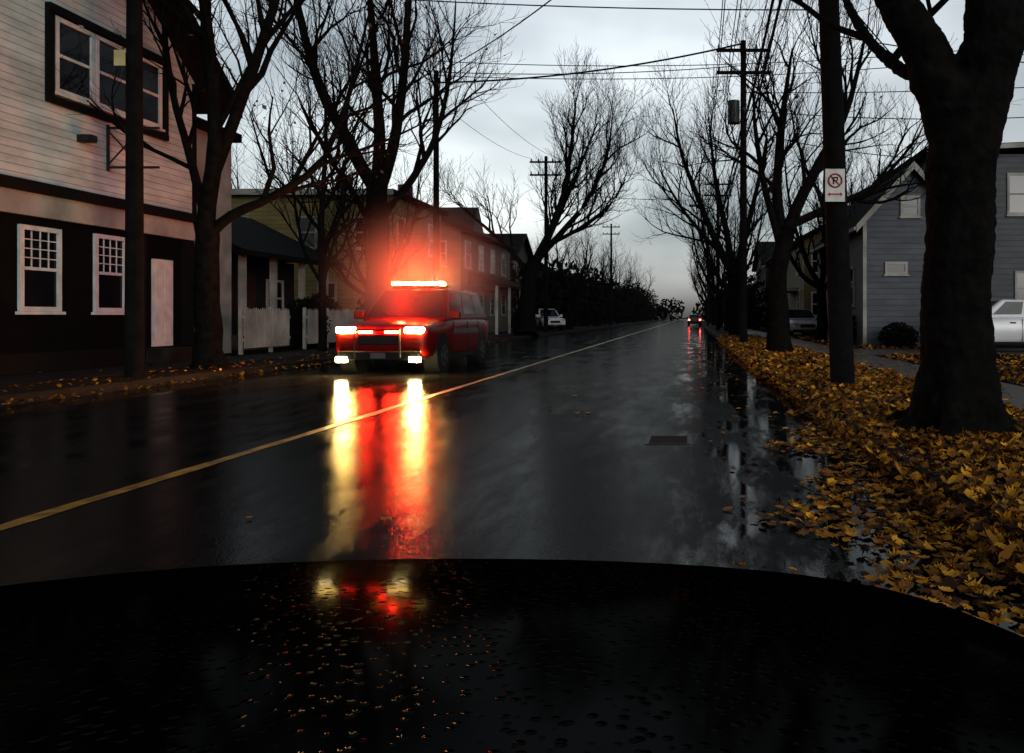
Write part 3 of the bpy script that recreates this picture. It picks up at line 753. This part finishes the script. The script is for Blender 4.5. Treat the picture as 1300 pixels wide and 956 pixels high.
def car(name, loc, rz, L, W, H, paint, suv=True, kind='parked'):
    b = B(name, loc, rz); hw = W/2; y = lambda f: -L/2+f*L
    ys = [0, .018, .07, .26, .31, .6, .9, .975, 1.0]
    zt = [.43, .53, .575, .60, .635, .645, .645, .63, .55] if suv else [.42, .52, .585, .63, .67, .69, .70, .69, .58]
    zb = [.26, .19, .16, .15, .15, .15, .16, .2, .28]
    ww = [.82, .93, .99, 1, 1, 1, .985, .94, .86]
    V = []; F = []
    for f, a, c, w in zip(ys, zt, zb, ww):
        a *= H; c *= H; w *= hw; m_ = c+(a-c)*.55
        half = [(-.8*w, c), (-w*.99, c+.08), (-w, m_), (-w*.975, a-.13*(a-c)), (-w*.86, a-.01), (-w*.4, a+.025)]
        ring = half+[(-x, z) for x, z in half[::-1]]
        V += [(x, y(f), z) for x, z in ring]
    n = 12
    for i in range(len(ys)-1):
        for k in range(n):
            k2 = (k+1) % n; F.append((i*n+k, i*n+k2, (i+1)*n+k2, (i+1)*n+k))
    F.append(tuple(range(n))[::-1]); F.append(tuple(range((len(ys)-1)*n, len(ys)*n)))
    b.add('body', paint, V, F, smooth=True, subsurf=2)
    belt = (.63 if suv else .67)*H
    fb0, rb0, ft, rt = (.27, .985, .42, .92) if suv else (.26, .88, .44, .74)
    bw, tw = hw*.91, hw*.72
    A = [(-bw, y(fb0), belt-.06), (bw, y(fb0), belt-.06), (bw, y(rb0), belt-.03), (-bw, y(rb0), belt-.03)]
    T = [(-tw, y(ft), H-.02), (tw, y(ft), H-.02), (tw, y(rt), H-.04), (-tw, y(rt), H-.04)]
    b.add('cabin', paint, A+T, [(0, 3, 2, 1), (4, 5, 6, 7), (0, 1, 5, 4), (1, 2, 6, 5), (2, 3, 7, 6), (3, 0, 4, 7)], bevel=.05, smooth=False)
    panel(b, 'windscreen', 'glass', [A[0], A[1], T[1], T[0]], .05, .95, .1, .94)
    panel(b, 'rear_window', 'glass', [A[2], A[3], T[3], T[2]], .1, .9, .2, .9)
    segs = [(.07, .36), (.39, .67), (.70, .93)] if suv else [(.12, .46), (.49, .84)]
    for s0, s1 in segs:
        panel(b, 'side_window', 'glass', [A[1], A[2], T[2], T[1]], s0, s1, .2, .88)
        panel(b, 'side_window', 'glass', [A[3], A[0], T[0], T[3]], 1-s1, 1-s0, .2, .88)
    wr = .2*H if suv else .225*H
    for f in (.185, .80):
        for sx in (-1, 1):
            yy = y(f)
            b.tube('wheel_arch', 'tyre', [(sx*hw*.7, yy, wr+.03), (sx*(hw+.006), yy, wr+.03)], [wr*1.2]*2, 28)
            b.tube('tyre', 'tyre', [(sx*(hw-.22), yy, wr), (sx*(hw-.02), yy, wr), (sx*(hw+.015), yy, wr)], [wr, wr, wr*.93], 28)
            b.tube('rim', 'rim', [(sx*(hw-.1), yy, wr), (sx*(hw+.02), yy, wr)], [wr*.62]*2, 20)
            for k in range(5):
                a = k*2*math.pi/5
                b.tube('rim_gap', 'tyre', [(sx*(hw+.015), yy+math.cos(a)*wr*.4, wr+math.sin(a)*wr*.4), (sx*(hw+.024), yy+math.cos(a)*wr*.4, wr+math.sin(a)*wr*.4)], [wr*.13]*2, 8)
    for sx in (-1, 1):
        b.box('mirror', paint, sx*(hw*.93), sx*(hw+.16), y(.31)-.04, y(.31)+.1, belt-.02, belt+.16, bevel=.03)
        for f in (.33, .55, .73): b.box('door_seam', 'tyre', sx*(hw-.02), sx*(hw+.001), y(f)-.006, y(f)+.006, .2*H, belt-.08)
        for f in (.49, .69): b.box('door_handle', 'metal', sx*(hw-.03), sx*(hw+.02), y(f)-.09, y(f)+.07, belt-.2, belt-.165)
        b.box('sill', 'tyre', sx*(hw-.08), sx*(hw+.004), y(.28), y(.71), .15*H, .2*H)
    yf = y(0)
    b.box('grille', 'tyre', -hw*.42, hw*.42, yf-.015, yf+.1, .34*H, .45*H, bevel=.01)
    for k in range(4): b.box('grille_bar', 'metal', -hw*.42, hw*.42, yf-.025, yf+.0, (.355+.025*k)*H, (.363+.025*k)*H)
    b.box('bumper', 'tyre', -hw*.8, hw*.8, yf-.06, yf+.14, .17*H, .27*H, bevel=.03)
    b.box('front_plate', 'plate', -.15, .15, yf-.075, yf-.058, .19*H, .25*H)
    hz = .5*H if suv else .46*H
    hm = {'emergency': 'head_e', 'parked': 'glass_lit', 'driving': 'glass_lit'}[kind]
    for sx in (-1, 1):
        b.box('headlight', hm, sx*hw*.5, sx*hw*.86, yf-.01, yf+.16, hz-.06, hz+.05, bevel=.02)
    yr = y(1)
    tm = 'tail_e' if kind == 'driving' else 'sign_red'
    for sx in (-1, 1):
        b.box('tail_light', tm, sx*hw*.68, sx*hw*.9, yr-.12, yr+.01, .46*H, .58*H, bevel=.015)
    b.box('rear_bumper', 'tyre', -hw*.82, hw*.82, yr-.12, yr+.05, .2*H, .3*H, bevel=.03)
    b.box('rear_plate', 'plate', -.26, .26, yr+.0, yr+.02, .4*H, .46*H)
    if kind == 'emergency':
        for sx in (-1, 1):
            b.box('fog_light', 'fog_e', sx*hw*.62, sx*hw*.84, yf-.075, yf-.01, .15*H, .205*H, bevel=.015)
            b.box('grille_flasher', 'red_e' , sx*hw*.12, sx*hw*.40, yf-.04, yf-.016, .465*H, .51*H, bevel=.008)
        b.box('lamp_mounting', 'metal', -.56, .56, y(.44), y(.5), H-.03, H+.03)
        b.box('light_bar_base', 'tyre', -.62, .62, y(.44)-.03, y(.5)+.03, H+.03, H+.06)
        for i, mm in enumerate(('amber_e', 'barred_e', 'amber_e', 'barred_e', 'bar_e')):
            x0 = -.6+i*.242
            b.box('light_bar_'+str(i+1), mm, x0, x0+.2, y(.44), y(.5), H+.062, H+.15, bevel=.02)
        for sx in (-1, 1): b.box('side_stripe', 'plate', sx*(hw-.02), sx*(hw+.003), y(.33), y(.72), .44*H, .5*H)
        b.tube('bull_bar', 'metal', [(-hw*.45, yf-.1, .2*H), (-hw*.45, yf-.12, .5*H), (hw*.45, yf-.12, .5*H), (hw*.45, yf-.1, .2*H)], [.025]*4, 8)
    return b.done()

ev = car('emergency_vehicle', (-6.3, 18.55, 0), 0, 5.1, 2.04, 1.86, 'red_paint', True, 'emergency')
def plight(name, loc, col, e, rad=.08):
    l = bpy.data.lights.new(name, 'POINT'); l.energy = e; l.color = col; l.shadow_soft_size = rad
    o = bpy.data.objects.new(name, l); scene.collection.objects.link(o); o.location = loc; o.parent = ev; return o
plight('beacon_light', (-.1, -.3, 2.2), (1, .022, .008), 420)
plight('red_fill_light', (0, -1.35, 1.4), (1, .018, .008), 260)  # added red fill, no lamp there; reddens the vehicle front and haze
car('parked_car', (9.6, 24.1, .135), -math.pi/2, 4.5, 1.8, 1.6, 'white_car', False)
car('parked_car', (-11.3, 62, .13), 0.5, 4.6, 1.85, 1.7, 'white_car', True)
car('parked_car', (5.9, 43, .13), 0.1, 4.5, 1.8, 1.5, 'silver_car', False)
car('distant_car', (.7, 105, 0), math.pi, 4.5, 1.8, 1.5, 'dark_car', False, 'driving')

# scattering volume added around the light bar to imitate its bloom, thinning outward
bpy.ops.mesh.primitive_uv_sphere_add(segments=32, ring_count=16, radius=1, location=(-6.3, 18.6, 1.95))
sp = bpy.context.object; sp.name = 'glow_volume'; sp.scale = (2.7, 3.0, 2.5)
m = bpy.data.materials.new('glow_haze'); m.use_nodes = True; nt = m.node_tree; nt.nodes.remove(nt.nodes['Principled BSDF'])
tc = nt.nodes.new('ShaderNodeTexCoord'); vl = nt.nodes.new('ShaderNodeVectorMath'); vl.operation = 'LENGTH'
mr = nt.nodes.new('ShaderNodeMapRange'); mr.interpolation_type = 'SMOOTHERSTEP'; mr.inputs['From Min'].default_value = 0; mr.inputs['From Max'].default_value = .95; mr.inputs['To Min'].default_value = .085; mr.inputs['To Max'].default_value = 0
vs = nt.nodes.new('ShaderNodeVolumeScatter'); vs.inputs['Color'].default_value = (.9, .9, .92, 1); vs.inputs['Anisotropy'].default_value = .2
nt.links.new(tc.outputs['Object'], vl.inputs[0]); nt.links.new(vl.outputs['Value'], mr.inputs['Value']); nt.links.new(mr.outputs['Result'], vs.inputs['Density'])
nt.links.new(vs.outputs['Volume'], nt.nodes['Material Output'].inputs['Volume'])
sp.data.materials.append(m)

# ---------------------------------------------------------------- the car the photo is taken from (bonnet in the foreground)
m = bpy.data.materials.new('wet_black_bonnet'); nt, N, L, bs = nodes(m); N.remove(bs)
tc = N.new('ShaderNodeTexCoord'); vo = N.new('ShaderNodeTexVoronoi'); vo.inputs['Scale'].default_value = 80; L.new(tc.outputs['Object'], vo.inputs['Vector'])
r = N.new('ShaderNodeValToRGB'); r.color_ramp.elements[0].position = .0; r.color_ramp.elements[0].color = (1, 1, 1, 1); r.color_ramp.elements[1].position = .35; r.color_ramp.elements[1].color = (0, 0, 0, 1)
L.new(vo.outputs['Distance'], r.inputs['Fac'])
bp = N.new('ShaderNodeBump'); bp.inputs['Strength'].default_value = .45; bp.inputs['Distance'].default_value = .003
L.new(r.outputs['Color'], bp.inputs['Height'])
df = N.new('ShaderNodeBsdfDiffuse'); df.inputs['Color'].default_value = (.0003, .0003, .0003, 1)
gl = N.new('ShaderNodeBsdfGlossy'); gl.inputs['Roughness'].default_value = .1; gl.inputs['Color'].default_value = (1, 1, 1, 1); L.new(bp.outputs['Normal'], gl.inputs['Normal'])
ms = N.new('ShaderNodeMixShader'); ms.inputs['Fac'].default_value = .0055
L.new(df.outputs[0], ms.inputs[1]); L.new(gl.outputs[0], ms.inputs[2]); L.new(ms.outputs[0], N['Material Output'].inputs['Surface'])
M['bonnet'] = m
b = B('black_car', (-.38, 0, 0))
st = [(-2.4, .92, .9), (-.6, .96, .92), (.3, .955, .92), (.55, .94, .92), (.85, .905, .92), (1.15, .845, .9), (1.42, .772, .87), (1.58, .69, .82), (1.68, .56, .76), (1.7, .35, .72)]
xs = [-1, -.985, -.93, -.75, -.4, 0, .4, .75, .93, .985, 1]
dz = [-.5, -.2, -.085, -.035, -.008, 0, -.008, -.035, -.085, -.2, -.5]
V = []; F = []
for yy, z, w in st:
    for x, d in zip(xs, dz):
        zz = z+d if abs(x) < .99 else .3
        V.append((x*w, yy, max(.28, zz)))
n = len(xs)
for i in range(len(st)-1):
    for k in range(n-1): F.append((i*n+k, i*n+k+1, (i+1)*n+k+1, (i+1)*n+k))
b.add('body', 'bonnet', V, F, smooth=True, subsurf=2)
b.box('bumper', 'tyre', -.72, .72, 1.6, 1.76, .22, .42, bevel=.04)
for sx in (-1, 1):
    for yy in (.95, -1.7):
        b.tube('tyre', 'tyre', [(sx*.68, yy, .32), (sx*.9, yy, .32)], [.32, .32], 24)
    b.box('headlight', 'glass', sx*.5, sx*.74, 1.55, 1.69, .56, .64, bevel=.02)
b.done()

# ---------------------------------------------------------------- sky and light
w = bpy.data.worlds.new('World'); scene.world = w; w.use_nodes = True
nt = w.node_tree; N = nt.nodes; L = nt.links; bg = N['Background']
sk = N.new('ShaderNodeTexSky'); sk.sky_type = 'NISHITA'; sk.sun_disc = False
sk.sun_elevation = math.radians(14); sk.sun_rotation = math.radians(150); sk.air_density = 1.5; sk.dust_density = 3
hs = N.new('ShaderNodeHueSaturation'); hs.inputs['Saturation'].default_value = .2; L.new(sk.outputs[0], hs.inputs['Color'])
tc = N.new('ShaderNodeTexCoord'); mp = N.new('ShaderNodeMapping'); mp.inputs['Scale'].default_value = (1, 1, 2.2); L.new(tc.outputs['Generated'], mp.inputs['Vector'])
nz = N.new('ShaderNodeTexNoise'); nz.inputs['Scale'].default_value = 2.4; nz.inputs['Detail'].default_value = 4; nz.inputs['Roughness'].default_value = .45; L.new(mp.outputs[0], nz.inputs['Vector'])
cr = N.new('ShaderNodeValToRGB'); cr.color_ramp.elements[0].position = .36; cr.color_ramp.elements[0].color = (.6, .68, .76, 1)
cr.color_ramp.elements[1].position = .66; cr.color_ramp.elements[1].color = (1.75, 1.82, 1.9, 1); L.new(nz.outputs['Fac'], cr.inputs['Fac'])
mx = N.new('ShaderNodeMix'); mx.data_type = 'RGBA'; mx.blend_type = 'MULTIPLY'; mx.inputs['Factor'].default_value = 1
L.new(hs.outputs['Color'], mx.inputs['A']); L.new(cr.outputs['Color'], mx.inputs['B']); L.new(mx.outputs['Result'], bg.inputs['Color'])
bg.inputs['Strength'].default_value = .15
sl = bpy.data.lights.new('sun', 'SUN'); sl.energy = .2; sl.angle = math.radians(20); sl.color = (1, .97, .92)
so = bpy.data.objects.new('sun', sl); scene.collection.objects.link(so)
so.rotation_euler = (math.radians(60), 0, math.radians(30))

# ---------------------------------------------------------------- camera
cd = bpy.data.cameras.new('camera'); cam = bpy.data.objects.new('camera', cd); scene.collection.objects.link(cam)
cam.location = (0, 0, 1.2); cam.rotation_euler = (math.radians(90), 0, 0)
cd.sensor_width = 36; cd.lens = 36*1000/1300
cd.shift_x = -225/1300; cd.shift_y = -76/1300
cd.clip_start = .05; cd.clip_end = 2000
scene.camera = cam
